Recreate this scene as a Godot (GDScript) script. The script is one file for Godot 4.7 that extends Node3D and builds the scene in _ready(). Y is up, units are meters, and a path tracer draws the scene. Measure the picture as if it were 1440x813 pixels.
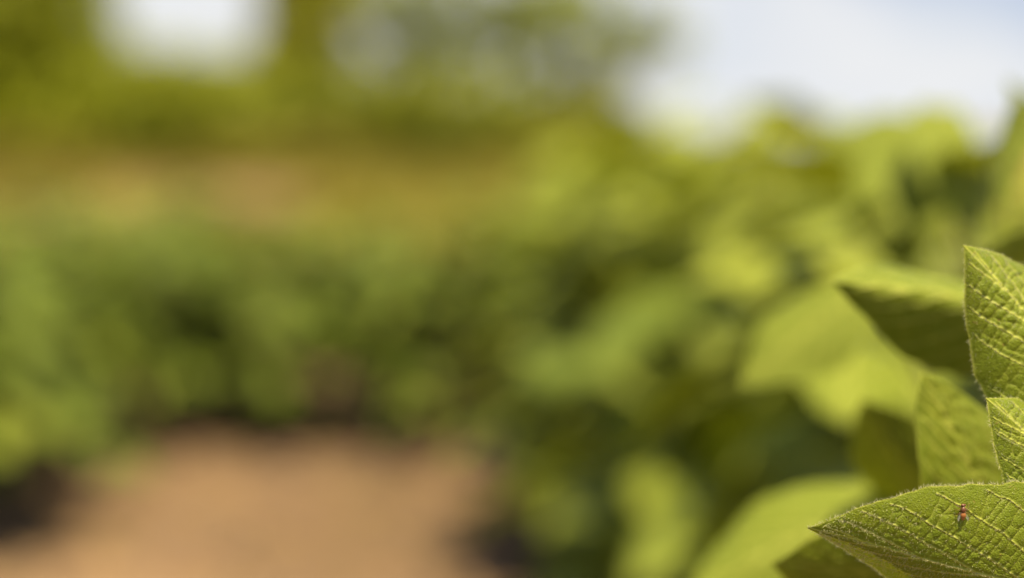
extends Node3D
# A soybean row close to the lens, a strip of bare soil, further soybean plants, dry ground and trees behind.

const FOCAL := 2000.0        # pixels of the 1440 x 813 photograph
const EYE := Vector3(0, 0.65, 0)
const PITCH := -6.2
var cam_basis := Basis.from_euler(Vector3(deg_to_rad(PITCH), 0, 0))
var rng := RandomNumberGenerator.new()
var used := {}
var M := {}
var prints := []
var leaf_heights := []
var leaf_low := []           # coarse leaflet meshes
var leaf_mid := []           # finer leaflet meshes for the near plants

# ------------------------------------------------------------------ helpers
func at(px: float, py: float, d: float) -> Vector3:
	return EYE + cam_basis * Vector3((px - 720.0) / FOCAL * d, -(py - 406.5) / FOCAL * d, -d)

func to_pixel(p: Vector3) -> Vector3:
	var q := cam_basis.inverse() * (p - EYE)
	var d := -q.z
	return Vector3(720.0 + q.x / d * FOCAL, 406.5 - q.y / d * FOCAL, d)

func numbered(n: String) -> String:
	if not used.has(n):
		used[n] = 0
		return n
	used[n] += 1
	return "%s_%03d" % [n, used[n]]

func tag(o: Node, label := "", category := "", group := "", kind := "") -> void:
	if label: o.set_meta("label", label)
	if category: o.set_meta("category", category)
	if group: o.set_meta("group", group)
	if kind: o.set_meta("kind", kind)

func base(called: String, where := Vector3.ZERO) -> Node3D:
	var o := Node3D.new()
	o.name = numbered(called)
	add_child(o)
	o.position = where
	return o

func part(called: String, mesh: Mesh, mat: Material, parent: Node) -> MeshInstance3D:
	var o := MeshInstance3D.new()
	o.name = called
	o.mesh = mesh
	o.material_override = mat
	parent.add_child(o, true)
	return o

func lin(r: float, g: float, b: float) -> Color:
	return Color(r, g, b).linear_to_srgb()

func tube_into(st: SurfaceTool, pts: Array, radii: Array, sides := 6, col := Color.WHITE) -> void:
	var rings := []
	var side := Vector3.ZERO
	for i in pts.size():
		var dir: Vector3 = ((pts[mini(i + 1, pts.size() - 1)] as Vector3) - (pts[maxi(i - 1, 0)] as Vector3)).normalized()
		if side == Vector3.ZERO:
			side = dir.cross(Vector3(0.31, 0.2, 0.93)).normalized()
		side = (side - dir * side.dot(dir)).normalized()
		var other := dir.cross(side)
		var ring := []
		for k in sides:
			var a := TAU * k / sides
			ring.append((pts[i] as Vector3) + (side * cos(a) + other * sin(a)) * (radii[i] as float))
		rings.append(ring)
	st.set_color(col)
	for i in pts.size() - 1:
		for k in sides:
			var k2 := (k + 1) % sides
			for v in [rings[i][k], rings[i + 1][k], rings[i][k2], rings[i][k2], rings[i + 1][k], rings[i + 1][k2]]:
				st.add_vertex(v)
	for e in [0, pts.size() - 1]:
		for k in range(1, sides - 1):
			for v in [rings[e][0], rings[e][k], rings[e][k + 1]]:
				st.add_vertex(v)

func tube(pts: Array, radii: Array, sides := 6) -> ArrayMesh:
	var st := SurfaceTool.new()
	st.begin(Mesh.PRIMITIVE_TRIANGLES)
	st.set_smooth_group(0)
	tube_into(st, pts, radii, sides)
	st.index()
	st.generate_normals()
	return st.commit()

func bezier(a: Vector3, b: Vector3, c: Vector3, n := 8) -> Array:
	var r := []
	for i in n + 1:
		var t := float(i) / n
		r.append(a.lerp(b, t).lerp(b.lerp(c, t), t))
	return r

func ramp(a: float, b: float, n: int) -> Array:
	var r := []
	for i in n: r.append(lerpf(a, b, float(i) / (n - 1)))
	return r

# ------------------------------------------------------------------ the leaflet: outline, veins, texture
# leaf units: a = 0 at the tip, 1 at the base; half width in the same units
const OUT_A := [0.0, 0.012, 0.048, 0.084, 0.135, 0.24, 0.38, 0.5, 0.66, 0.8, 0.9, 0.96, 1.0]
const OUT_W := [0.0, 0.009, 0.041, 0.071, 0.102, 0.160, 0.207, 0.222, 0.214, 0.17, 0.115, 0.06, 0.004]
func half_width(a: float) -> float:
	for i in OUT_A.size() - 1:
		if a <= OUT_A[i + 1]:
			var f: float = (a - OUT_A[i]) / (OUT_A[i + 1] - OUT_A[i])
			return lerpf(OUT_W[i], OUT_W[i + 1], f)
	return 0.0

var TW := 512
var TH := 1024
func splat(buf: PackedFloat32Array, p: Vector2, r: float, s: float) -> void:
	var cx := p.x * TH + TW / 2.0
	var cy := p.y * TH
	var e := int(ceil(r * 2.0))
	for y in range(maxi(0, int(cy) - e), mini(TH, int(cy) + e + 1)):
		for x in range(maxi(0, int(cx) - e), mini(TW, int(cx) + e + 1)):
			var q := ((x - cx) * (x - cx) + (y - cy) * (y - cy)) / (r * r)
			var v := s * exp(-q)
			var k := y * TW + x
			if v > buf[k]: buf[k] = v

func stroke(buf: PackedFloat32Array, pts: Array, r0: float, r1: float, s0: float, s1: float) -> void:
	for i in pts.size() - 1:
		var a: Vector2 = pts[i]
		var b: Vector2 = pts[i + 1]
		var n := maxi(1, int(a.distance_to(b) * TH / 1.0))
		for k in n:
			var f := (i + float(k) / n) / (pts.size() - 1)
			splat(buf, a.lerp(b, float(k) / n), lerpf(r0, r1, f), lerpf(s0, s1, f))

func vein_curve(a0: float, b: float, side: float) -> Array:
	var w := half_width(a0)
	var p0 := Vector2(side * w * 0.95, a0 + 0.012)
	var p1 := Vector2(side * w * 0.86, lerpf(a0, b, 0.30))
	var p2 := Vector2(0, b)
	var r := []
	for i in 25:
		var t := i / 24.0
		r.append(p0.lerp(p1, t).lerp(p1.lerp(p2, t), t))
	return r

func make_leaf_images(no: int) -> Array:
	var main_veins := PackedFloat32Array(); main_veins.resize(TW * TH)
	var fine := PackedFloat32Array(); fine.resize(TW * TH)
	var mid := []
	for i in 41: mid.append(Vector2(0.002 * sin(i * 0.4), i / 40.0))
	stroke(main_veins, mid, 2.6, 5.5, 1.0, 1.0)
	var starts := [0.02, 0.048, 0.084, 0.135, 0.225, 0.33, 0.45, 0.58, 0.70, 0.82]
	var ends := [0.13, 0.24, 0.37, 0.50, 0.61, 0.70, 0.79, 0.87, 0.93, 0.975]
	for side in [-1.0, 1.0]:
		var prev := []
		for i in starts.size():
			var shift := (0.0 if side > 0 else 0.02) + (0.0 if no == 0 else rng.randf_range(-0.02, 0.02))
			var c := vein_curve(starts[i] + shift * 0.6, minf(0.985, ends[i] + shift), side)
			var rev := c.duplicate(); rev.reverse()
			stroke(main_veins, rev, 3.2, 1.8, 1.0, 0.85)
			# loop along the margin to the next vein towards the tip
			if prev.size():
				# ladder of cross veins: from this vein to the nearest point of the one before it, or of the midrib
				var goal := prev.duplicate()
				var stop: Vector2 = c[24]
				var from: Vector2 = prev[24]
				for j in 12: goal.append(from.lerp(stop, (j + 1) / 14.0))
				var walked := 0.0
				var due := 0.012
				var last_mid := Vector2.ZERO
				for j in range(1, 25):
					var q1: Vector2 = c[j - 1]
					var step := q1.distance_to(c[j])
					walked += step
					while due < walked:
						q1 = (c[j] as Vector2).lerp(c[j - 1], (walked - due) / step)
						due += rng.randf_range(0.014, 0.030)
						var q0: Vector2 = goal[0]
						for gp in goal:
							if q1.distance_squared_to(gp) < q1.distance_squared_to(q0): q0 = gp
						q0 += (stop - from).normalized() * rng.randf_range(-0.008, 0.008)
						var gap := q0.distance_to(q1)
						if gap < 0.004: continue
						var wob := minf(0.006, gap * 0.2)
						var m := q0.lerp(q1, rng.randf_range(0.3, 0.7)) + Vector2(rng.randf_range(-wob, wob), rng.randf_range(-wob, wob))
						var k1 := q0.lerp(m, 0.5) + Vector2(rng.randf_range(-wob, wob), rng.randf_range(-wob, wob)) * 0.6
						var k2 := m.lerp(q1, 0.5) + Vector2(rng.randf_range(-wob, wob), rng.randf_range(-wob, wob)) * 0.6
						stroke(fine, [q0, k1, m, k2, q1], 1.5, 1.5, 0.9, 0.9)
						if last_mid != Vector2.ZERO and rng.randf() < 0.8 and last_mid.distance_to(m) < 0.06:
							stroke(fine, [last_mid, last_mid.lerp(m, 0.5) + Vector2(rng.randf_range(-wob, wob), rng.randf_range(-wob, wob)), m], 1.2, 1.2, 0.75, 0.75)
						last_mid = m
			prev = c
	var cell := FastNoiseLite.new()
	cell.seed = 5 + no; cell.noise_type = FastNoiseLite.TYPE_CELLULAR; cell.frequency = 0.06
	cell.cellular_return_type = FastNoiseLite.RETURN_DISTANCE2_SUB; cell.cellular_jitter = 0.9
	var cells := cell.get_image(TW, TH, false, false, false)
	var grain := FastNoiseLite.new()
	grain.seed = 8 + no; grain.frequency = 0.25; grain.fractal_octaves = 2
	var grains := grain.get_image(TW, TH, false, false, false)
	var patch := FastNoiseLite.new()
	patch.seed = 3 + no; patch.frequency = 0.012; patch.fractal_octaves = 3
	var patches := patch.get_image(TW, TH, false, false, false)
	var spot := FastNoiseLite.new()
	spot.seed = 60 + no; spot.frequency = 0.045; spot.fractal_octaves = 2
	var fb := spot.get_image(TW, TH, false, false, true).get_data()
	var cb := cells.get_data(); var gb := grains.get_data(); var pb := patches.get_data()
	# the swelling between the veins: a wide blur of the vein network
	var net := Image.create_empty(TW, TH, false, Image.FORMAT_L8)
	var nb := PackedByteArray(); nb.resize(TW * TH)
	for k in TW * TH:
		nb[k] = int(255.0 * clampf(0.4 * main_veins[k] + 0.8 * fine[k], 0, 1))
	net.set_data(TW, TH, false, Image.FORMAT_L8, nb)
	var wide: Image = net.duplicate()
	wide.resize(TW / 4, TH / 4, Image.INTERPOLATE_BILINEAR); wide.resize(TW / 8, TH / 8, Image.INTERPOLATE_LANCZOS)
	wide.resize(TW / 2, TH / 2, Image.INTERPOLATE_CUBIC); wide.resize(TW, TH, Image.INTERPOLATE_BILINEAR)
	var wb := wide.get_data()
	var soft: Image = net.duplicate()
	soft.resize(TW / 4, TH / 4, Image.INTERPOLATE_BILINEAR); soft.resize(TW, TH, Image.INTERPOLATE_CUBIC)
	var sb := soft.get_data()
	var color := PackedByteArray(); color.resize(TW * TH * 3)
	var relief := PackedByteArray(); relief.resize(TW * TH)
	var puff := PackedByteArray(); puff.resize(TW * TH)
	for y in TH:
		var w := half_width(float(y) / TH) * TH
		for x in TW:
			var k := y * TW + x
			var v := clampf(main_veins[k] * 0.85 + fine[k] * 0.30, 0, 1)
			var tiny := clampf(1.0 - cb[k] / 255.0 * 3.2, 0, 1) * 0.10
			var edge := w - absf(x - TW / 2.0)
			var rim := clampf(1.0 - edge / 4.0, 0, 1) * 0.75
			v = clampf(maxf(v, rim) + tiny * 0.6, 0, 1)
			var g := 0.86 + 0.28 * gb[k] / 255.0
			var pch := pb[k] / 255.0
			# linear colours: blade, vein
			var r := lerpf(lerpf(0.170, 0.215, pch) * g, 0.62, v)
			var gg := lerpf(lerpf(0.230, 0.255, pch) * g, 0.64, v)
			var bl := lerpf(0.013 * g, 0.15, v)
			# small dry flecks in the blade
			var fleck := smoothstep(0.86, 0.93, fb[k] / 255.0)
			r = lerpf(r, 0.30, fleck * 0.7); gg = lerpf(gg, 0.22, fleck * 0.7); bl = lerpf(bl, 0.07, fleck * 0.7)
			var c := Color(r, gg, bl).linear_to_srgb()
			color[3 * k] = int(c.r * 255); color[3 * k + 1] = int(c.g * 255); color[3 * k + 2] = int(c.b * 255)
			var p := 1.0 - 0.7 * wb[k] / 255.0 - 0.75 * sb[k] / 255.0
			puff[k] = int(255 * clampf(p, 0, 1))
			relief[k] = int(255 * clampf(0.35 + 0.45 * main_veins[k] - 0.10 * fine[k] - tiny * 1.1 + 0.25 * (gb[k] / 255.0 - 0.5), 0, 1))
	var ci := Image.create_from_data(TW, TH, false, Image.FORMAT_RGB8, color)
	var ri := Image.create_from_data(TW, TH, false, Image.FORMAT_L8, relief)
	leaf_heights.append(Image.create_from_data(TW, TH, false, Image.FORMAT_L8, puff))
	return [ci, ri]

# surface of a leaflet; t = 0 base .. 1 tip, s = -1 .. 1 across
class Blade:
	var length := 0.1
	var wide := 1.0
	var bend := 0.5          # total droop of the midrib, radians
	var fold_l := 0.2        # droop of the half at s < 0 (positive hangs down, negative stands up)
	var fold_r := 0.2
	var roll_l := 0.0        # further roll towards the margin
	var roll_r := 0.0
	var wave := 0.03
	var phase := 0.0
	var puff := 0.0012
	var twist := 0.0
	var print_no := 0
	var ragged := 0.02

func blade_point(b: Blade, t: float, s: float) -> Vector3:
	var n := 12
	var y := 0.0
	var z := 0.0
	# closed form of a bend that grows towards the tip
	var ang := b.bend * t
	if absf(b.bend) > 0.001:
		y = b.length * sin(ang) / b.bend
		z = -b.length * (1.0 - cos(ang)) / b.bend
	else:
		y = b.length * t
	var w := half_width(1.0 - t) * b.wide * b.length
	w *= 1.0 + b.ragged * (sin(t * 23.0 + b.phase + s) + 0.7 * sin(t * 61.0 + b.phase * 3.0 + s * 2.0) + 0.35 * sin(t * 143.0 + b.phase * 5.0))
	var f := b.fold_l if s < 0 else b.fold_r
	var rl := b.roll_l if s < 0 else b.roll_r
	var q := absf(s)
	var x := 0.0
	var h := 0.0
	# rounded arc across: slope angle goes from f to f + rl
	var steps := 6
	for i in steps:
		var sl := f * minf(1.0, (i + 0.5) / steps * q * 4.0 + 0.3) + rl * (i + 0.5) / steps * q
		x += cos(sl) * w * q / steps
		h -= sin(sl) * w * q / steps
	h += b.wave * b.length * q * q * sin(t * 11.0 + b.phase + (0.0 if s < 0 else 1.7)) * minf(1.0, w / (0.2 * b.length))
	if b.puff > 0.0:
		var u := clampi(int(TW / 2.0 + s * half_width(1.0 - t) * TH), 0, TW - 1)
		var v := clampi(int((1.0 - t) * TH), 0, TH - 1)
		h += b.puff * ((leaf_heights[b.print_no] as Image).get_pixel(u, v).r - 0.5)
	x *= signf(s)
	var tw := b.twist * t
	var x2 := x * cos(tw) - h * sin(tw)
	var h2 := x * sin(tw) + h * cos(tw)
	return Vector3(x2, y + h2 * sin(ang), z + h2 * cos(ang))

func blade_mesh(b: Blade, nu: int, nv: int) -> ArrayMesh:
	var verts := PackedVector3Array()
	var uvs := PackedVector2Array()
	var idx := PackedInt32Array()
	for j in nv + 1:
		var t := float(j) / nv
		t = t + 0.06 * sin(t * TAU) * -0.5     # a little denser at both ends
		for i in nu + 1:
			var s := 2.0 * i / nu - 1.0
			verts.append(blade_point(b, t, s))
			uvs.append(Vector2(0.5 + s * half_width(1.0 - t) / 0.5, 1.0 - t))
	for j in nv:
		for i in nu:
			var a := j * (nu + 1) + i
			idx.append_array([a, a + nu + 1, a + 1, a + 1, a + nu + 1, a + nu + 2])
	var st := SurfaceTool.new()
	var arr := []
	arr.resize(Mesh.ARRAY_MAX)
	arr[Mesh.ARRAY_VERTEX] = verts; arr[Mesh.ARRAY_TEX_UV] = uvs; arr[Mesh.ARRAY_INDEX] = idx
	var m := ArrayMesh.new()
	m.add_surface_from_arrays(Mesh.PRIMITIVE_TRIANGLES, arr)
	st.create_from(m, 0)
	st.generate_normals()
	st.generate_tangents()
	return st.commit()

func frame_to(origin: Vector3, tip: Vector3, normal_hint: Vector3) -> Transform3D:
	var y := (tip - origin).normalized()
	var x := y.cross(normal_hint).normalized()
	var z := x.cross(y).normalized()
	return Transform3D(Basis(x, y, z), origin)

# fine downy hairs: one or two thin faces each, on margin, veins and blade
func hairs_mesh(b: Blade, on_margin: int, on_veins: int, on_blade: int) -> ArrayMesh:
	var st := SurfaceTool.new()
	st.begin(Mesh.PRIMITIVE_TRIANGLES)
	var starts := [0.048, 0.084, 0.135, 0.225, 0.33]
	var ends := [0.24, 0.37, 0.50, 0.61, 0.70]
	for k in on_margin + on_veins + on_blade:
		var t := 0.0
		var s := 0.0
		var len := 0.0009
		if k < on_margin:
			t = rng.randf_range(0.05, 0.998)
			s = 1.0 if rng.randf() < 0.5 else -1.0
		elif k < on_margin + on_veins:
			var side := 1.0 if rng.randf() < 0.5 else -1.0
			var vi := rng.randi_range(-2, starts.size() - 1)
			if vi < 0:
				t = rng.randf_range(0.2, 0.98); s = 0.001
			else:
				var c := vein_curve(starts[vi] + (0.0 if side > 0 else 0.012), ends[vi] + (0.0 if side > 0 else 0.02), side)
				var p: Vector2 = c[rng.randi_range(0, 24)].lerp(c[rng.randi_range(0, 24)], 0.0)
				t = 1.0 - p.y + rng.randf_range(-0.008, 0.008)
				s = clampf(p.x / maxf(0.001, half_width(1.0 - t)), -1, 1)
			len = 0.0008
		else:
			t = rng.randf_range(0.2, 0.97)
			s = rng.randf_range(-0.97, 0.97)
			len = 0.00065
		var p0 := blade_point(b, t, s)
		var e := 0.004
		var du := blade_point(b, t, clampf(s + 0.03, -1, 1)) - blade_point(b, t, clampf(s - 0.03, -1, 1))
		var dv := blade_point(b, minf(1, t + e), s) - blade_point(b, t - e, s)
		var nrm := du.cross(dv).normalized()
		var out := Vector3.ZERO
		if k < on_margin:
			out = (du.normalized() * s + dv.normalized() * rng.randf_range(-0.9, 1.4) + nrm * rng.randf_range(-1.0, 1.0)).normalized()
		else:
			out = (nrm * 0.8 + dv.normalized() * rng.randf_range(0.0, 0.9) + du.normalized() * rng.randf_range(-0.4, 0.4)).normalized()
		len *= 0.35 + 1.25 * pow(rng.randf(), 1.5)
		var wdt := 0.000045
		for turn in [du.normalized(), nrm]:
			var sd: Vector3 = out.cross(turn).normalized() * wdt
			if sd.length() < wdt * 0.5: continue
			for v in [p0 - sd, p0 + out * len, p0 + sd]:
				st.add_vertex(v)
	st.generate_normals()
	return st.commit()

# ------------------------------------------------------------------ soybean plants
func leaf_mats() -> Array:
	return [M.leaf, M.leaf, M.leaf_young, M.leaf_old]

# list of leaves of one plant: each {path: petiole points, leaflets: [[Transform3D, variant, material]]}
func grow(h: float, reach: float, count: int, low := 0.15, aged := 0.25) -> Array:
	var leaves := []
	var turn := rng.randf() * TAU
	for i in count:
		var f := (i + 0.6) / count
		var y := h * lerpf(low, 0.97, f)
		turn += PI * rng.randf_range(0.75, 1.15)
		var young := f > 0.86
		var plen := reach * lerpf(1.0, 0.42, f) * rng.randf_range(0.8, 1.15)
		var up := deg_to_rad(rng.randf_range(18, 48) + (22.0 if young else 0.0))
		var dir := Vector3(cos(turn), 0, sin(turn))
		var s := Vector3(0, y, 0)
		var e := s + dir * plen * cos(up) + Vector3(0, plen * sin(up), 0)
		var path := bezier(s, s + dir * plen * 0.4 * cos(up) + Vector3(0, plen * 0.65 * sin(up), 0), e, 5)
		var size := (0.082 if young else 0.105) * rng.randf_range(0.85, 1.15)
		var lf := []
		for k in 3:
			var a: float = turn + [0.0, 1.25, -1.25][k] + rng.randf_range(-0.2, 0.2)
			var od := Vector3(cos(a), 0, sin(a))
			var droop := deg_to_rad(rng.randf_range(-12, 42) - (18.0 if young else 0.0))
			var yd := od * cos(droop) - Vector3(0, sin(droop), 0)
			var org := e + (dir * 0.025 if k == 0 else od * 0.003)
			var nrm := Vector3(rng.randf_range(-0.45, 0.45), 1, rng.randf_range(-0.45, 0.45))
			var tr := frame_to(org, org + yd, nrm)
			var sc := size * (1.08 if k == 0 else 0.97)
			tr.basis = tr.basis.scaled_local(Vector3(sc, sc, sc))
			var mi: int = (2 if young and aged < 0.5 else 3 if rng.randf() < aged else 0)
			lf.append([tr, rng.randi_range(0, 4), mi])
		leaves.append({"path": path, "tip": e, "leaflets": lf, "dir": dir})
	return leaves

func stem_mesh(h: float) -> ArrayMesh:
	var pts := []
	var n := 8
	for i in n + 1:
		pts.append(Vector3(0.006 * sin(i * 2.1), h * i / n - 0.02, 0.006 * cos(i * 1.7)))
	return tube(pts, ramp(0.0042, 0.0014, n + 1), 6)

func petiole_mesh(l: Dictionary) -> ArrayMesh:
	var st := SurfaceTool.new()
	st.begin(Mesh.PRIMITIVE_TRIANGLES)
	tube_into(st, l.path, ramp(0.0016, 0.0011, l.path.size()), 5)
	tube_into(st, [l.tip, l.tip + l.dir * 0.026], [0.001, 0.0008], 5)
	st.index()
	st.generate_normals()
	return st.commit()

func plant_with_leaves(h: float, reach: float, count: int) -> Node3D:
	var root := Node3D.new()
	root.name = "soybean_plant"
	part("stem", stem_mesh(h), M.stem, root)
	for l in grow(h, reach, count, 0.06):
		var leaf := part("leaf", petiole_mesh(l), M.stem, root)
		for q in l.leaflets:
			var o := part("leaflet", leaf_mid[q[1]], leaf_mats()[q[2]], leaf)
			o.transform = q[0]
	return root

func plant_massed(h: float, reach: float, count: int, aged := 0.25) -> Node3D:
	var root := Node3D.new()
	root.name = "soybean_plant"
	part("stem", stem_mesh(h), M.stem, root)
	var sts := []
	for k in 4:
		var st := SurfaceTool.new()
		st.begin(Mesh.PRIMITIVE_TRIANGLES)
		sts.append(st)
	var pst := SurfaceTool.new()
	pst.begin(Mesh.PRIMITIVE_TRIANGLES)
	for l in grow(h, reach, count, 0.10, aged):
		tube_into(pst, l.path, ramp(0.0016, 0.0011, l.path.size()), 3)
		for q in l.leaflets:
			sts[q[2]].append_from(leaf_low[q[1]], 0, q[0])
	pst.generate_normals()
	var mesh := ArrayMesh.new()
	for k in 4:
		var before := mesh.get_surface_count()
		sts[k].commit(mesh)
		if mesh.get_surface_count() == before: continue
		mesh.surface_set_material(mesh.get_surface_count() - 1, leaf_mats()[k])
	var o := MeshInstance3D.new()
	o.name = "foliage"
	o.mesh = mesh
	root.add_child(o)
	part("petioles", pst.commit(), M.stem, root)
	return root

func put(proto: Node3D, where: Vector3, turn: float, scale_by: float, label: String, group: String) -> Node3D:
	var o: Node3D = proto.duplicate()
	o.name = numbered("soybean_plant")
	add_child(o)
	o.position = where
	o.rotation.y = turn
	o.scale = Vector3.ONE * scale_by
	tag(o, label, "soybean plant", group)
	return o

# a leaflet placed where the photograph shows it: tip and base pixels with their depths, and which way its face looks
func placed_leaflet(parent: Node3D, b: Blade, tip: Vector3, bas: Vector3, nrm: Vector3, mat: Material, nu: int, nv: int) -> MeshInstance3D:
	b.length = tip.distance_to(bas) * (1.0 + b.bend * b.bend / 24.0)
	var o := part("leaflet", blade_mesh(b, nu, nv), mat, parent)
	# the chord of the bent midrib lies half the bend below its first direction
	var tr := frame_to(bas, tip, nrm)
	tr.basis = tr.basis * Basis(Vector3.RIGHT, b.bend * 0.5)
	o.transform = parent.global_transform.affine_inverse() * tr
	return o

# ------------------------------------------------------------------ trees
func tree(called: String, where: Vector3, trunk_h: float, blobs: Array, leaves: int, size: float, mat: Material, label: String, category: String, group: String) -> void:
	var root := base(called, where)
	tag(root, label, category, group)
	var st := SurfaceTool.new()
	st.begin(Mesh.PRIMITIVE_TRIANGLES)
	var top := Vector3(0, trunk_h, 0)
	var r0 := 0.03 * trunk_h + 0.05
	tube_into(st, [Vector3(0, -0.1, 0), Vector3(0.05, trunk_h * 0.5, 0.03), top], [r0, r0 * 0.8, r0 * 0.55], 8)
	for bl in blobs:
		var c: Vector3 = bl[0]
		var from := Vector3(0.03, minf(trunk_h, c.y * 0.7), 0.02)
		tube_into(st, bezier(from, Vector3(c.x * 0.3, lerpf(from.y, c.y, 0.6), c.z * 0.3), c, 4), ramp(r0 * 0.45, r0 * 0.1, 5), 5)
		for k in 4:
			var e := c + Vector3(rng.randf_range(-1, 1), rng.randf_range(-0.6, 1), rng.randf_range(-1, 1)) * (bl[1] as Vector3) * 0.75
			tube_into(st, [from.lerp(c, 0.7), e], [r0 * 0.2, r0 * 0.05], 4)
	st.index()
	st.generate_normals()
	part("trunk", st.commit(), M.bark, root)
	var verts := PackedVector3Array(); var nrms := PackedVector3Array(); var cols := PackedColorArray()
	var total := 0.0
	for bl in blobs: total += (bl[1] as Vector3).x * (bl[1] as Vector3).y
	for bl in blobs:
		var rad: Vector3 = bl[1]
		var n := int(leaves * rad.x * rad.y / total)
		var clumps := maxi(6, n / 40)
		for ci in clumps:
			var u := Vector3(rng.randfn(), rng.randfn(), rng.randfn()).normalized() * pow(rng.randf(), 0.4)
			var cc: Vector3 = bl[0] + u * rad
			var cr := rng.randf_range(0.18, 0.4) * minf(1.0, rad.x)
			var tone := rng.randf_range(0.75, 1.25)
			for k in 40:
				var p := cc + Vector3(rng.randfn(), rng.randfn(), rng.randfn()) * cr * 0.6
				if p.y < 0.03: continue
				var a := Vector3(rng.randfn(), rng.randfn() * 0.6, rng.randfn()).normalized()
				var nn := a.cross(Vector3(rng.randfn(), rng.randfn(), rng.randfn())).normalized()
				var b2 := nn.cross(a)
				var sz := size * rng.randf_range(0.6, 1.3)
				var q := [p - a * sz, p + b2 * sz * 0.42, p + a * sz, p - b2 * sz * 0.42]
				var v := tone * rng.randf_range(0.85, 1.15)
				for i in [0, 1, 2, 0, 2, 3]:
					verts.append(q[i]); nrms.append(nn); cols.append(Color(v, v, v))
	var arr := []
	arr.resize(Mesh.ARRAY_MAX)
	arr[Mesh.ARRAY_VERTEX] = verts; arr[Mesh.ARRAY_NORMAL] = nrms; arr[Mesh.ARRAY_COLOR] = cols
	var m := ArrayMesh.new()
	m.add_surface_from_arrays(Mesh.PRIMITIVE_TRIANGLES, arr)
	part("crown", m, mat, root)

# ------------------------------------------------------------------ the small fly
func ellipsoid_into(st: SurfaceTool, c: Vector3, r: Vector3, n := 12) -> void:
	for j in n:
		for i in n * 2:
			var q := []
			for o in [[0, 0], [0, 1], [1, 0], [1, 1]]:
				var la: float = PI * (j + o[1]) / n
				var lo: float = TAU * (i + o[0]) / (n * 2)
				q.append(c + Vector3(sin(la) * cos(lo), cos(la), sin(la) * sin(lo)) * r)
			for k in [0, 2, 1, 1, 2, 3]:
				st.add_vertex(q[k])

func blob_mesh(list: Array) -> ArrayMesh:
	var st := SurfaceTool.new()
	st.begin(Mesh.PRIMITIVE_TRIANGLES)
	st.set_smooth_group(0)
	for e in list: ellipsoid_into(st, e[0], e[1])
	st.index()
	st.generate_normals()
	return st.commit()

func wing_mesh(side: float) -> ArrayMesh:
	var st := SurfaceTool.new()
	st.begin(Mesh.PRIMITIVE_TRIANGLES)
	var rim := []
	for i in 13:
		var t := i / 12.0
		rim.append([Vector3(side * (0.2 + 0.75 * t - 0.38 * sin(PI * t) * 0.4), 0.3 - 2.1 * t, 0.55), Vector3(side * (0.2 + 0.75 * t + 0.42 * sin(PI * pow(t, 1.4))), 0.3 - 2.1 * t, 0.5)])
	for i in 12:
		for v in [rim[i][0], rim[i + 1][0], rim[i][1], rim[i][1], rim[i + 1][0], rim[i + 1][1]]:
			st.add_vertex(v)
	st.generate_normals()
	return st.commit()

func make_fly(where: Transform3D) -> void:
	var f := base("fly")
	f.transform = where
	tag(f, "tiny amber brown fly sitting on the sharp lower leaf", "fly")
	# built in millimetres: y forward, z off the leaf
	var th := part("thorax", blob_mesh([[Vector3(0, 0.45, 0.62), Vector3(0.5, 0.62, 0.45)], [Vector3(0, 0.05, 0.66), Vector3(0.32, 0.3, 0.3)]]), M.fly_brown, f)
	part("abdomen", blob_mesh([[Vector3(0, -0.6, 0.58), Vector3(0.55, 0.62, 0.42)], [Vector3(0, -1.15, 0.5), Vector3(0.36, 0.42, 0.3)]]), M.fly_amber, f)
	var hd := part("head", blob_mesh([[Vector3(0, 1.3, 0.6), Vector3(0.4, 0.3, 0.34)]]), M.fly_brown, f)
	for s in [-1.0, 1.0]:
		part("eye", blob_mesh([[Vector3(s * 0.3, 1.36, 0.68), Vector3(0.17, 0.2, 0.24)]]), M.fly_eye, hd)
		part("wing", wing_mesh(s), M.fly_wing, f)
		for k in 3:
			var y0: float = [0.7, 0.4, 0.1][k]
			var yo: float = [0.75, 0.1, -0.75][k]
			part("leg", tube([Vector3(s * 0.35, y0, 0.45), Vector3(s * 0.95, y0 + yo * 0.5, 0.8), Vector3(s * 1.25, y0 + yo * 0.9, 0.25), Vector3(s * 1.5, y0 + yo * 1.1, 0.0)], [0.07, 0.06, 0.045, 0.03], 5), M.fly_brown, f)

# ------------------------------------------------------------------ materials
func plain(r: float, g: float, b: float, rough := 0.7) -> StandardMaterial3D:
	var m := StandardMaterial3D.new()
	m.albedo_color = lin(r, g, b)
	m.roughness = rough
	return m

func foliage_mat(r: float, g: float, b: float) -> StandardMaterial3D:
	var m := plain(r, g, b, 0.6)
	m.vertex_color_use_as_albedo = true
	m.backlight_enabled = true
	m.backlight = Color(0.6, 0.6, 0.12)
	m.cull_mode = BaseMaterial3D.CULL_DISABLED
	return m

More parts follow.
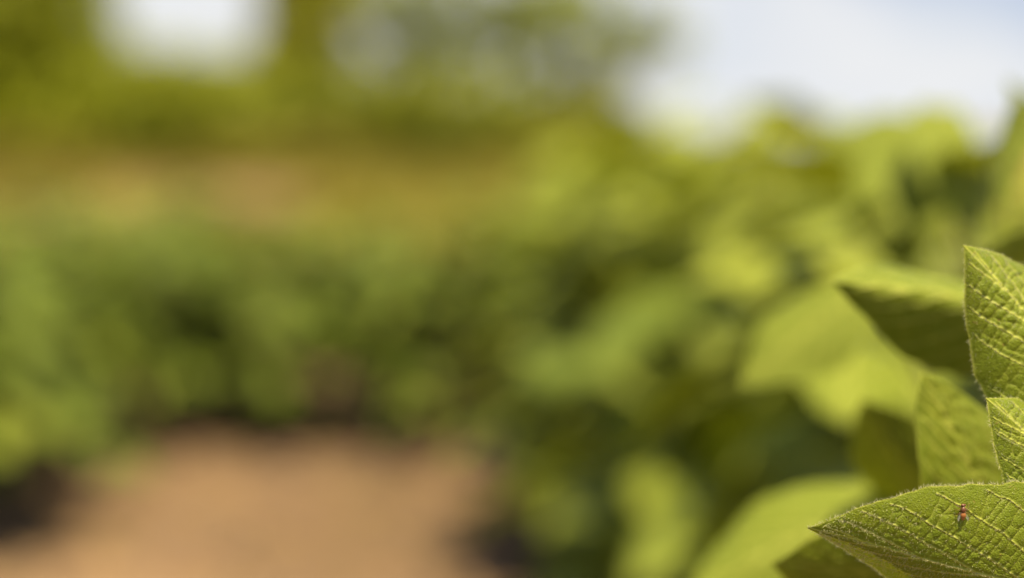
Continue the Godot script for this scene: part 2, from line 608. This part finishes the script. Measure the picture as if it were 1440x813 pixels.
func make_materials() -> void:
	# three prints of the vein net; the first also in the paler tone of young and the deeper tone of old leaves
	for d in [["leaf", lin(0.66, 0.69, 0.58), 0], ["leaf_second", lin(0.66, 0.69, 0.58), 1], ["leaf_third", lin(0.66, 0.69, 0.58), 2], ["leaf_young", lin(0.88, 0.88, 0.7), -1], ["leaf_old", lin(0.40, 0.47, 0.35), -1]]:
		if d[2] >= 0:
			var im := make_leaf_images(d[2])
			prints.append([ImageTexture.create_from_image(im[0]), ImageTexture.create_from_image(im[1])])
		var pr: Array = prints[maxi(0, d[2])]
		var m := StandardMaterial3D.new()
		m.albedo_texture = pr[0]
		m.albedo_color = d[1]
		m.roughness = 0.5
		m.metallic_specular = 0.32
		m.heightmap_enabled = true
		m.heightmap_texture = pr[1]
		m.heightmap_scale = 0.09
		m.backlight_enabled = true
		m.backlight = Color(0.62, 0.62, 0.12)
		m.rim_enabled = true
		m.rim = 0.05
		m.cull_mode = BaseMaterial3D.CULL_DISABLED
		M[d[0]] = m
	M.stem = plain(0.15, 0.17, 0.05, 0.7)
	M.hair = plain(0.42, 0.42, 0.24, 0.5)
	M.hair.backlight_enabled = true
	M.hair.backlight = Color(0.9, 0.9, 0.8)
	M.bark = plain(0.12, 0.09, 0.06, 0.9)
	M.tree_olive = foliage_mat(0.29, 0.33, 0.003)
	M.tree_dark = foliage_mat(0.22, 0.25, 0.003)
	M.tree_gold = foliage_mat(0.30, 0.31, 0.004)
	M.tree_pale = foliage_mat(0.31, 0.36, 0.07)
	M.weed = foliage_mat(0.22, 0.195, 0.012)
	M.straw = foliage_mat(0.34, 0.25, 0.10)
	M.fly_brown = plain(0.12, 0.045, 0.02, 0.35)
	M.fly_amber = plain(0.26, 0.10, 0.025, 0.3)
	M.fly_eye = plain(0.12, 0.02, 0.02, 0.25)
	M.fly_wing = plain(0.8, 0.82, 0.85, 0.1)
	M.fly_wing.albedo_color.a = 0.14
	M.fly_wing.transparency = BaseMaterial3D.TRANSPARENCY_ALPHA
	var g := StandardMaterial3D.new()
	g.vertex_color_use_as_albedo = true
	g.roughness = 0.95
	g.metallic_specular = 0.2
	var n1 := FastNoiseLite.new()
	n1.seed = 21; n1.frequency = 0.02; n1.fractal_octaves = 5
	var soil := n1.get_seamless_image(512, 512)
	var n2 := FastNoiseLite.new()
	n2.seed = 90; n2.frequency = 0.03; n2.fractal_octaves = 4
	var stain := n2.get_seamless_image(512, 512)
	var rampc := Image.create_empty(512, 512, false, Image.FORMAT_RGB8)
	for y in 512:
		for x in 512:
			var v := stain.get_pixel(x, y).r
			var k := lerpf(0.80, 1.0, smoothstep(0.2, 0.8, v))
			rampc.set_pixel(x, y, Color(k, k * 0.985, k * 0.96))
	g.albedo_texture = ImageTexture.create_from_image(rampc)
	g.heightmap_enabled = true
	g.heightmap_texture = ImageTexture.create_from_image(soil)
	g.heightmap_scale = 2.0
	g.uv1_triplanar = true
	g.uv1_world_triplanar = true
	g.uv1_scale = Vector3(1.7, 1.7, 1.7)
	M.ground = g
	M.clod = plain(0.17, 0.115, 0.08, 0.95)

# ------------------------------------------------------------------ ground
var field_noise := FastNoiseLite.new()
func ground_y(x: float, z: float) -> float:
	var near := clampf(1.0 - Vector2(x, z).length() / 12.0, 0, 1)
	return near * (0.018 * field_noise.get_noise_2d(x * 130.0, z * 130.0) + 0.008 * field_noise.get_noise_2d(x * 600.0, z * 600.0))

func make_ground() -> void:
	field_noise.seed = 77; field_noise.frequency = 0.02; field_noise.fractal_octaves = 3
	var n := 220
	var verts := PackedVector3Array(); var cols := PackedColorArray(); var idx := PackedInt32Array()
	for j in n + 1:
		for i in n + 1:
			var a := 2.0 * i / n - 1.0
			var b := 2.0 * j / n - 1.0
			var x := signf(a) * (6.0 * absf(a) + 600.0 * pow(absf(a), 6.0))
			var z := -2.5 + signf(b) * (6.0 * absf(b) + 600.0 * pow(absf(b), 6.0))
			verts.append(Vector3(x, ground_y(x, z), z))
			var d := -z
			var bare := Color(0.188, 0.128, 0.080)
			var weedy := Color(0.20, 0.165, 0.035)
			var nz := field_noise.get_noise_2d(x * 9.0, z * 4.0) * 0.5 + 0.5
			var k := smoothstep(3.9, 6.5, d) * smoothstep(0.25, 0.55, nz + 0.25 * smoothstep(-6.0, 3.0, x))
			if z > 0.5: k = smoothstep(0.3, 0.6, nz) * 0.4
			var dry := 1.0 + 0.8 * field_noise.get_noise_2d(x * 45.0 + 400.0, z * 28.0)
			cols.append(bare.lerp(weedy, k) * dry)
	for j in n:
		for i in n:
			var q := j * (n + 1) + i
			idx.append_array([q, q + 1, q + n + 1, q + 1, q + n + 2, q + n + 1])
	var arr := []
	arr.resize(Mesh.ARRAY_MAX)
	arr[Mesh.ARRAY_VERTEX] = verts; arr[Mesh.ARRAY_COLOR] = cols; arr[Mesh.ARRAY_INDEX] = idx
	var m := ArrayMesh.new()
	m.add_surface_from_arrays(Mesh.PRIMITIVE_TRIANGLES, arr)
	var st := SurfaceTool.new()
	st.create_from(m, 0)
	st.generate_normals()
	var o := part("ground", st.commit(), M.ground, self)
	tag(o, "tan bare soil between the soybean plants, running out to dry field", "ground", "", "structure")

func clod_mesh() -> ArrayMesh:
	var st := SurfaceTool.new()
	st.begin(Mesh.PRIMITIVE_TRIANGLES)
	st.set_smooth_group(-1)
	var p := []
	for k in 8:
		p.append(Vector3(cos(TAU * k / 6.0), 0, sin(TAU * k / 6.0)) * (0.8 + 0.25 * sin(k * 2.3)) + Vector3(0, 0.12 * sin(k * 3.1), 0))
	p[6] = Vector3(0.1, 0.75, -0.05); p[7] = Vector3(0, -0.6, 0.1)
	for k in 6:
		for v in [p[k], p[6], p[(k + 1) % 6], p[(k + 1) % 6], p[7], p[k]]: st.add_vertex(v)
	st.generate_normals()
	return st.commit()

func scatter(called: String, mesh: Mesh, mat: Material, xs: Array, label: String, category: String) -> void:
	var mm := MultiMesh.new()
	mm.transform_format = MultiMesh.TRANSFORM_3D
	mm.mesh = mesh
	mm.instance_count = xs.size()
	for i in xs.size(): mm.set_instance_transform(i, xs[i])
	var o := MultiMeshInstance3D.new()
	o.name = numbered(called)
	o.multimesh = mm
	o.material_override = mat
	add_child(o)
	tag(o, label, category, "", "stuff")

func tuft_mesh(h: float, spread: float, n: int, w: float) -> ArrayMesh:
	var st := SurfaceTool.new()
	st.begin(Mesh.PRIMITIVE_TRIANGLES)
	for k in n:
		var a := rng.randf() * TAU
		var d := Vector3(cos(a), 0, sin(a))
		var s := d.cross(Vector3.UP) * w
		var o := d * rng.randf() * spread * 0.4
		var m := o + d * spread * 0.4 * rng.randf() + Vector3(0, h * rng.randf_range(0.5, 0.75), 0)
		var e := m + d * spread * rng.randf_range(0.2, 0.7) + Vector3(0, h * rng.randf_range(0.05, 0.35), 0)
		for v in [o - s, m - s, o + s, o + s, m - s, m + s, m - s, e, m + s]:
			st.set_color(Color.WHITE)
			st.add_vertex(v)
	st.generate_normals()
	return st.commit()

# ------------------------------------------------------------------ the sky
func make_sky() -> Sky:
	var w := 1024
	var h := 512
	var n := FastNoiseLite.new()
	n.seed = 14; n.frequency = 0.9; n.fractal_octaves = 5
	var im := Image.create_empty(w, h, false, Image.FORMAT_RGB8)
	for y in h:
		var el := PI * (0.5 - (y + 0.5) / h)
		for x in w:
			var az := TAU * (x + 0.5) / w
			var dir := Vector3(cos(el) * sin(az), sin(el), cos(el) * cos(az))
			var up := maxf(dir.y, 0.0)
			var air := Color(0.86, 0.89, 0.93).lerp(Color(0.36, 0.52, 0.78), pow(up, 0.55))
			var c := n.get_noise_3d(dir.x * 2.2, dir.y * 5.0, dir.z * 2.2) * 0.5 + 0.5
			var cover := smoothstep(0.40, 0.63, c + 0.14 * (1.0 - up))
			var col := air.lerp(Color(0.955, 0.955, 0.955), cover * 0.9)
			if dir.y < 0: col = Color(0.86, 0.87, 0.88)
			im.set_pixel(x, y, col)
	var m := PanoramaSkyMaterial.new()
	m.panorama = ImageTexture.create_from_image(im)
	var s := Sky.new()
	s.sky_material = m
	return s

# ------------------------------------------------------------------ build
func _ready() -> void:
	rng.seed = 4711
	var lens := CameraAttributesPhysical.new()
	lens.frustum_focal_length = 59.04
	lens.exposure_aperture = 3.2
	lens.frustum_focus_distance = 0.34
	lens.frustum_near = 0.02
	lens.frustum_far = 2000.0
	var cam := Camera3D.new()
	cam.name = "camera"
	cam.attributes = lens
	cam.transform = Transform3D(cam_basis, EYE)
	add_child(cam)
	cam.current = true
	var env := Environment.new()
	env.background_mode = Environment.BG_SKY
	env.sky = make_sky()
	env.background_energy_multiplier = 0.45
	env.tonemap_mode = Environment.TONE_MAPPER_LINEAR
	env.tonemap_exposure = 2.2
	env.sdfgi_enabled = true
	env.ssao_enabled = true
	env.ssil_enabled = true
	var we := WorldEnvironment.new()
	we.name = "world_environment"
	we.environment = env
	add_child(we)
	var sun := DirectionalLight3D.new()
	sun.name = "sun"
	sun.light_energy = 1.6
	sun.light_color = Color(1.0, 0.92, 0.74)
	sun.light_angular_distance = 0.5
	sun.shadow_enabled = true
	add_child(sun)
	var sun_el := deg_to_rad(72.0)
	var sun_az := deg_to_rad(150.0)          # from straight ahead: behind the camera, a little to its right
	var to_sun := Vector3(sin(sun_az) * cos(sun_el), sin(sun_el), -cos(sun_az) * cos(sun_el))
	sun.look_at_from_position(to_sun * 10.0, Vector3.ZERO, Vector3.UP)

	make_materials()
	make_ground()

	# leaflet shapes shared by the plants
	for k in 5:
		var b := Blade.new()
		b.length = 1.0
		b.wide = rng.randf_range(1.2, 1.4)
		b.bend = rng.randf_range(0.2, 0.9)
		b.fold_l = rng.randf_range(-0.35, 0.25); b.fold_r = rng.randf_range(-0.35, 0.25)
		b.roll_l = rng.randf_range(0.0, 0.5); b.roll_r = rng.randf_range(0.0, 0.5)
		b.wave = rng.randf_range(0.02, 0.045)
		b.phase = rng.randf() * TAU
		b.puff = 0.012
		leaf_mid.append(blade_mesh(b, 14, 22))
		b.puff = 0.0
		leaf_low.append(blade_mesh(b, 4, 7))

	hero_plants()

	# the near row: plants with every leaf of its own
	var full := []
	for k in 5: full.append(plant_with_leaves(rng.randf_range(0.50, 0.56), 0.20, 13))
	var d := 0.66
	while d < 2.3:
		var x := lerpf(0.30, 0.24, smoothstep(1.2, 1.7, d)) + rng.randf_range(-0.07, 0.07)
		var p := put(full[rng.randi_range(0, 4)], Vector3(x, 0, -d), rng.randf() * TAU, rng.randf_range(1.0, 1.13), "blurred soybean plant in the tall near row behind the sharp leaves", "soybean plants of the near row")
		clear_view(p)
		d += rng.randf_range(0.055, 0.085)
	var massed := []
	for k in 5: massed.append(plant_massed(rng.randf_range(0.48, 0.56), 0.20, 13))
	while d < 5.5:
		put(massed[rng.randi_range(0, 4)], Vector3(0.24 + rng.randf_range(-0.08, 0.08), 0, -d), rng.randf() * TAU, rng.randf_range(1.0, 1.12), "soft soybean plant at the far end of the tall near row", "soybean plants at the far end of the near row")
		d += rng.randf_range(0.09, 0.14)
	d = 1.3
	while d < 5.5:
		put(massed[rng.randi_range(0, 4)], Vector3(1.02 + rng.randf_range(-0.08, 0.08), 0, -d), rng.randf() * TAU, rng.randf_range(0.9, 1.0), "soybean plant in the row behind the tall near row", "soybean plants of the row behind")
		d += rng.randf_range(0.12, 0.17)
	var low := []
	for k in 5: low.append(plant_massed(rng.randf_range(0.48, 0.56), 0.20, 14, 0.8))
	# the clump that closes the soil strip, and the row at its left
	for k in 34:
		var px := lerpf(190, 740, (k + 0.5) / 34.0)
		var dd := 2.98 + rng.randf_range(-0.1, 0.6)
		put(low[rng.randi_range(0, 4)], Vector3((px - 720) / FOCAL * dd, 0, -dd), rng.randf() * TAU, rng.randf_range(0.66, 0.84), "low soybean plant in the clump at the end of the soil strip", "low soybean plants closing the soil strip")
	d = 2.1
	while d < 4.4:
		put(low[rng.randi_range(0, 4)], Vector3(-1.0 + rng.randf_range(-0.12, 0.10), 0, -d), rng.randf() * TAU, rng.randf_range(0.7, 0.88), "low soybean plant in the row left of the soil strip", "low soybean plants left of the soil strip")
		d += rng.randf_range(0.07, 0.11)
	for k in 9:
		put(low[rng.randi_range(0, 4)], Vector3(rng.randf_range(-1.0, -0.84), 0, -rng.randf_range(2.2, 2.7)), rng.randf() * TAU, rng.randf_range(0.7, 0.85), "low soybean plant in the row left of the soil strip", "low soybean plants left of the soil strip")
	for p in full + massed + low: p.free()

	backdrop()

	# clods on the soil
	var xs := []
	var cm := clod_mesh()
	for k in 2600:
		var z := -rng.randf_range(1.2, 4.6)
		var x := rng.randf_range(-1.6, 0.5)
		var s := 0.004 + 0.028 * pow(rng.randf(), 4.0)
		xs.append(Transform3D(Basis.from_euler(Vector3(rng.randf(), rng.randf() * TAU, rng.randf())).scaled(Vector3(s, s * 0.8, s)), Vector3(x, ground_y(x, z) + s * 0.25, z)))
	scatter("soil_clods", cm, M.clod, xs, "small dry crumbs of tan soil strewn over the bare strip", "soil")
	xs = []
	for k in 420:
		var z := -rng.randf_range(1.2, 4.6)
		var x := rng.randf_range(-1.6, 0.5)
		xs.append(Transform3D(Basis.from_euler(Vector3(0, rng.randf() * TAU, rng.randf_range(-0.15, 0.15))).scaled(Vector3.ONE * rng.randf_range(0.5, 1.4)), Vector3(x, ground_y(x, z) + 0.004, z)))
	scatter("straw_litter", tube([Vector3(-0.05, 0, 0), Vector3(0, 0.004, 0.006), Vector3(0.05, 0, 0)], [0.002, 0.0025, 0.0015], 5), M.straw, xs, "short bits of pale straw lying on the bare soil", "straw")

# leaflets that would stand between the lens and the sharp leaves are not there in the photograph
func clear_view(p: Node3D) -> void:
	for leaf in p.get_children():
		if not str(leaf.name).begins_with("leaf"): continue
		for o in leaf.get_children():
			var c: Vector3 = o.global_transform * Vector3(0, 0.5, 0)
			var q := to_pixel(c)
			if q.z < 0.5 and q.x > -300 and q.x < 1800 and q.y > -300 and q.y < 1100:
				leaf.free()
				break

func petiole_to(parent: Node3D, from: Vector3, to: Vector3, sag: float) -> MeshInstance3D:
	var mid := from.lerp(to, 0.5) + Vector3(0, sag, 0)
	var pts := bezier(from, mid, to, 10)
	var inv := parent.global_transform.affine_inverse()
	for i in pts.size(): pts[i] = inv * (pts[i] as Vector3)
	return part("leaf", tube(pts, ramp(0.0018, 0.0012, pts.size()), 8), M.stem, parent)

func hero_plants() -> void:
	var cam_dir := -(cam_basis * Vector3(0, 0, -1))          # towards the camera
	# --- the plant that carries the three sharp leaflets
	var foot := Vector3(0.235, 0, -0.40)
	var p := base("soybean_plant", foot)
	tag(p, "soybean plant with three sharp veined leaflets at the picture's edge, one carrying a fly", "soybean plant")
	part("stem", stem_mesh(0.60), M.stem, p)
	var hub := at(1745, 930, 0.365)
	var lf := petiole_to(p, foot + Vector3(0, 0.43, 0), hub, 0.03)
	# lower leaflet
	var a := Blade.new()
	a.wide = 1.0; a.bend = 0.30; a.fold_l = 0.6; a.fold_r = 0.0; a.roll_r = 0.6; a.roll_l = 0.2; a.wave = 0.008; a.phase = 0.5; a.puff = 0.0007; a.twist = 0.8
	var tip := at(1135, 742, 0.338)
	var bas := at(1730, 908, 0.352)
	var oa := placed_leaflet(lf, a, tip, bas, cam_dir + Vector3(0, 0.22, 0), M.leaf, 110, 260)
	var h := part("hairs", hairs_mesh(a, 1300, 2600, 4500), M.hair, oa)
	tag(h, "", "", "", "stuff")
	# upper leaflet
	var b := Blade.new()
	b.wide = 1.12; b.bend = 0.25; b.fold_l = 0.25; b.fold_r = 0.0; b.roll_l = 0.8; b.roll_r = 0.4; b.wave = 0.01; b.phase = 2.0; b.print_no = 1; b.puff = 0.0010
	var ob := placed_leaflet(lf, b, at(1353, 345, 0.350), at(1735, 822, 0.366), cam_dir + Vector3(0.0, 1.1, 0), M.leaf_second, 100, 240)
	h = part("hairs", hairs_mesh(b, 900, 1600, 2500), M.hair, ob)
	tag(h, "", "", "", "stuff")
	# middle leaflet
	var c := Blade.new()
	c.wide = 1.15; c.bend = 0.35; c.fold_l = 0.35; c.fold_r = -0.1; c.roll_l = 0.5; c.roll_r = 0.5; c.wave = 0.012; c.phase = 4.0; c.print_no = 2; c.puff = 0.0009
	var oc := placed_leaflet(lf, c, at(1385, 560, 0.344), at(1738, 940, 0.362), cam_dir + Vector3(0.05, 1.0, 0), M.leaf_third, 100, 240)
	h = part("hairs", hairs_mesh(c, 900, 1600, 2500), M.hair, oc)
	tag(h, "", "", "", "stuff")
	for o in [oa, ob, oc]:
		var e: Vector3 = lf.global_transform.affine_inverse() * (o.global_position as Vector3)
		var s: Vector3 = lf.global_transform.affine_inverse() * hub
		part("leaflet_stalk", tube([s, s.lerp(e, 0.5), e], [0.0012, 0.0011, 0.0009], 6), M.stem, lf)
	# the fly stands on the lower leaflet
	var best := 1e9
	var bt := 0.0
	var bs := 0.0
	for i in 100:
		for j in 60:
			var t := 0.2 + 0.75 * i / 100.0
			var s := -1.0 + 2.0 * j / 60.0
			var q := to_pixel(oa.global_transform * blade_point(a, t, s))
			var e := Vector2(q.x - 1352, q.y - 719).length()
			if e < best:
				best = e; bt = t; bs = s
	var pos := oa.global_transform * blade_point(a, bt, bs)
	var du := oa.global_transform.basis * (blade_point(a, bt, bs + 0.08) - blade_point(a, bt, bs - 0.08))
	var dv := oa.global_transform.basis * (blade_point(a, bt + 0.02, bs) - blade_point(a, bt - 0.02, bs))
	var nn := du.cross(dv).normalized()
	if nn.dot(cam_dir) < 0: nn = -nn
	var fy := (Vector3.UP - nn * nn.y).normalized()
	var fx := fy.cross(nn).normalized()
	make_fly(Transform3D(Basis(fx, fy, nn).scaled(Vector3.ONE * 0.00125), pos + nn * 0.0003))

	# --- the plant just behind: pale leaflet, half lit leaflet, dark and pale leaflets low down
	foot = Vector3(0.20, 0, -0.56)
	p = base("soybean_plant", foot)
	tag(p, "soybean plant with half sharp pale and dark leaves right behind the sharp leaflets", "soybean plant")
	part("stem", stem_mesh(0.58), M.stem, p)
	var list := [
		# tip, base (px, py, depth), normal, fold_l, fold_r, roll, bend, wide, material
		[[1292, 525, 0.385], [1440, 860, 0.40], Vector3(0.2, 0.75, 0.8), 0.2, -0.1, 0.3, 0.4, 1.15, "leaf"],
		[[1165, 398, 0.405], [1600, 478, 0.43], Vector3(0.0, 0.95, 0.42), 1.35, 0.1, 0.3, 0.3, 1.15, "leaf"],
		[[960, 850, 0.50], [1275, 690, 0.50], Vector3(-0.35, 0.6, 0.75), 0.2, 0.3, 0.3, 0.6, 1.25, "leaf"],
		[[1085, 790, 0.40], [1420, 800, 0.43], Vector3(-0.2, -0.25, 0.9), 0.1, 0.0, 0.3, 0.4, 1.2, "leaf"],
		[[1045, 545, 0.52], [1230, 400, 0.53], Vector3(-0.6, 0.35, 0.7), 0.2, 0.1, 0.3, 0.5, 1.3, "leaf"],
		[[1215, 560, 0.47], [1330, 750, 0.50], Vector3(-0.5, 0.1, 0.8), 0.2, 0.2, 0.3, 0.4, 1.2, "leaf"],
	]
	placed_set(p, foot, list)
	# --- the plant with backlit top leaves
	foot = Vector3(0.25, 0, -0.72)
	p = base("soybean_plant", foot)
	tag(p, "soybean plant with bright backlit yellow green top leaves against the sky", "soybean plant")
	part("stem", stem_mesh(0.58), M.stem, p)
	list = [
		[[1215, 335, 0.68], [1345, 150, 0.72], Vector3(-0.1, 0.8, 0.6), 0.1, 0.1, 0.3, 0.4, 1.3, "leaf"],
		[[1375, 330, 0.66], [1300, 145, 0.70], Vector3(0.3, 0.75, 0.6), 0.1, 0.1, 0.3, 0.5, 1.3, "leaf"],
		[[1130, 225, 0.80], [1290, 170, 0.78], Vector3(0.0, 0.8, 0.6), 0.1, 0.1, 0.3, 0.5, 1.35, "leaf"],
		[[1270, 395, 0.74], [1255, 190, 0.77], Vector3(0.0, 0.7, 0.7), 0.1, 0.1, 0.3, 0.5, 1.4, "leaf"],
		[[1090, 300, 0.90], [1230, 200, 0.86], Vector3(-0.2, 0.8, 0.6), 0.1, 0.1, 0.3, 0.5, 1.4, "leaf"],
		[[1395, 300, 0.50], [1425, 150, 0.52], Vector3(-0.8, -0.06, 0.45), 0.3, 0.3, 0.3, 0.2, 1.1, "leaf"],
		[[1330, 400, 0.47], [1500, 330, 0.50], Vector3(-0.2, -0.6, 0.7), 0.2, 0.2, 0.3, 0.5, 1.2, "leaf"],
		[[1415, 112, 0.56], [1480, 220, 0.56], Vector3(0.2, 0.7, 0.6), 0.1, 0.1, 0.3, 0.3, 1.1, "leaf"],
	]
	placed_set(p, foot, list)

func placed_set(p: Node3D, foot: Vector3, list: Array) -> void:
	for q in list:
		var tip := at(q[0][0], q[0][1], q[0][2])
		var bas := at(q[1][0], q[1][1], q[1][2])
		var lf := petiole_to(p, foot + Vector3(0, clampf(bas.y - 0.13, 0.15, 0.55), 0), bas, 0.02)
		var b := Blade.new()
		b.fold_l = q[3]; b.fold_r = q[4]; b.roll_l = q[5]; b.roll_r = q[5]; b.bend = q[6]; b.wide = q[7]
		b.wave = 0.02; b.phase = rng.randf() * TAU; b.puff = 0.002
		placed_leaflet(lf, b, tip, bas, q[2], M[q[8]], 24, 48)

func backdrop() -> void:
	var g := "trees beyond the field"
	tree("broadleaf_tree", Vector3(-10.0, 0, -30), 2.2, [[Vector3(0, 3.4, 0), Vector3(1.7, 1.9, 1.5)], [Vector3(0.9, 1.7, 0.3), Vector3(1.2, 1.5, 1.0)], [Vector3(-0.9, 5.2, 0), Vector3(1.6, 1.5, 1.3)], [Vector3(-2.2, 2.4, 0), Vector3(1.7, 2.2, 1.2)], [Vector3(-0.6, 1.2, 0.4), Vector3(1.5, 1.2, 1.0)]], 26000, 0.16, M.tree_olive, "tall olive green tree left of the bright gap in the trees", "tree", g)
	tree("round_shrub", Vector3(-7.2, 0, -29), 0.7, [[Vector3(0, 1.25, 0), Vector3(1.6, 1.05, 1.0)], [Vector3(-1.3, 0.8, 0), Vector3(1.1, 0.8, 0.8)], [Vector3(1.4, 1.0, 0), Vector3(1.1, 1.0, 0.8)]], 18000, 0.14, M.tree_olive, "low rounded shrub below the bright gap in the trees", "shrub", g)
	tree("broadleaf_tree", Vector3(-4.6, 0, -31), 1.6, [[Vector3(0, 2.2, 0), Vector3(1.0, 1.3, 0.9)], [Vector3(0.2, 3.6, 0), Vector3(0.9, 1.2, 0.8)], [Vector3(-0.4, 1.3, 0), Vector3(1.3, 1.0, 0.9)]], 14000, 0.14, M.tree_gold, "yellowish olive young tree right of the bright gap", "tree", g)
	tree("dark_shrub", Vector3(-2.0, 0, -28), 0.7, [[Vector3(0, 0.9, 0), Vector3(1.7, 0.85, 1.0)], [Vector3(-1.5, 0.9, 0), Vector3(1.2, 0.95, 0.8)], [Vector3(1.6, 0.75, 0), Vector3(1.2, 0.7, 0.8)]], 20000, 0.14, M.tree_dark, "dark green shrub below the thin pale trees", "shrub", g)
	tree("thin_tree", Vector3(-2.8, 0, -42), 3.0, [[Vector3(-1.2, 4.2, 0), Vector3(1.5, 1.5, 1.0)], [Vector3(1.0, 4.6, 0), Vector3(1.6, 1.4, 1.0)], [Vector3(0.0, 3.0, 0), Vector3(1.8, 1.0, 1.0)], [Vector3(2.9, 3.4, 0), Vector3(1.5, 1.7, 1.0)]], 4600, 0.2, M.tree_pale, "thin pale green tree with sky showing through, behind the dark shrub", "tree", g)
	tree("thin_tree", Vector3(1.9, 0, -43), 3.0, [[Vector3(-0.6, 4.4, 0), Vector3(1.5, 1.6, 1.0)], [Vector3(1.6, 3.6, 0), Vector3(1.9, 1.4, 1.0)], [Vector3(0.2, 2.0, 0), Vector3(1.6, 1.0, 1.0)]], 3600, 0.2, M.tree_pale, "thin grey green tree fading into the open sky", "tree", g)
	tree("low_shrub", Vector3(1.6, 0, -30), 0.4, [[Vector3(0, 0.55, 0), Vector3(1.4, 0.5, 0.7)], [Vector3(-1.4, 0.6, 0), Vector3(1.1, 0.55, 0.7)]], 7000, 0.12, M.tree_gold, "low gold green shrub beside the end of the near row", "shrub", g)
	var gs := []
	var gm := tuft_mesh(0.75, 0.5, 60, 0.014)
	for k in 320:
		var dd := rng.randf_range(20.0, 27.5)
		var x := rng.randf_range(-0.4, 0.10) * dd
		var s := rng.randf_range(0.3, 0.9) * (0.75 + 0.5 * sin(x * 1.3))
		gs.append(Transform3D(Basis.from_euler(Vector3(0, rng.randf() * TAU, 0)).scaled(Vector3(s, s, s)), Vector3(x, -0.01, -dd)))
	scatter("tall_weeds", gm, M.weed, gs, "golden tall weeds along the foot of the trees", "weeds")
	var xs := []
	var tm := tuft_mesh(0.22, 0.16, 22, 0.006)
	for k in 3800:
		var dd := lerpf(5.0, 30.0, pow(rng.randf(), 1.6))
		var x := rng.randf_range(-0.45, 0.25) * dd
		if field_noise.get_noise_2d(x * 9.0, -dd * 4.0) + 0.25 * smoothstep(-6.0, 3.0, x) < -0.05: continue
		var s := rng.randf_range(0.5, 1.1)
		xs.append(Transform3D(Basis.from_euler(Vector3(0, rng.randf() * TAU, 0)).scaled(Vector3(s, s, s)), Vector3(x, ground_y(x, -dd) - 0.005, -dd)))
	scatter("dry_weeds", tm, M.weed, xs, "low olive and straw coloured weeds over the field behind the plants", "weeds")
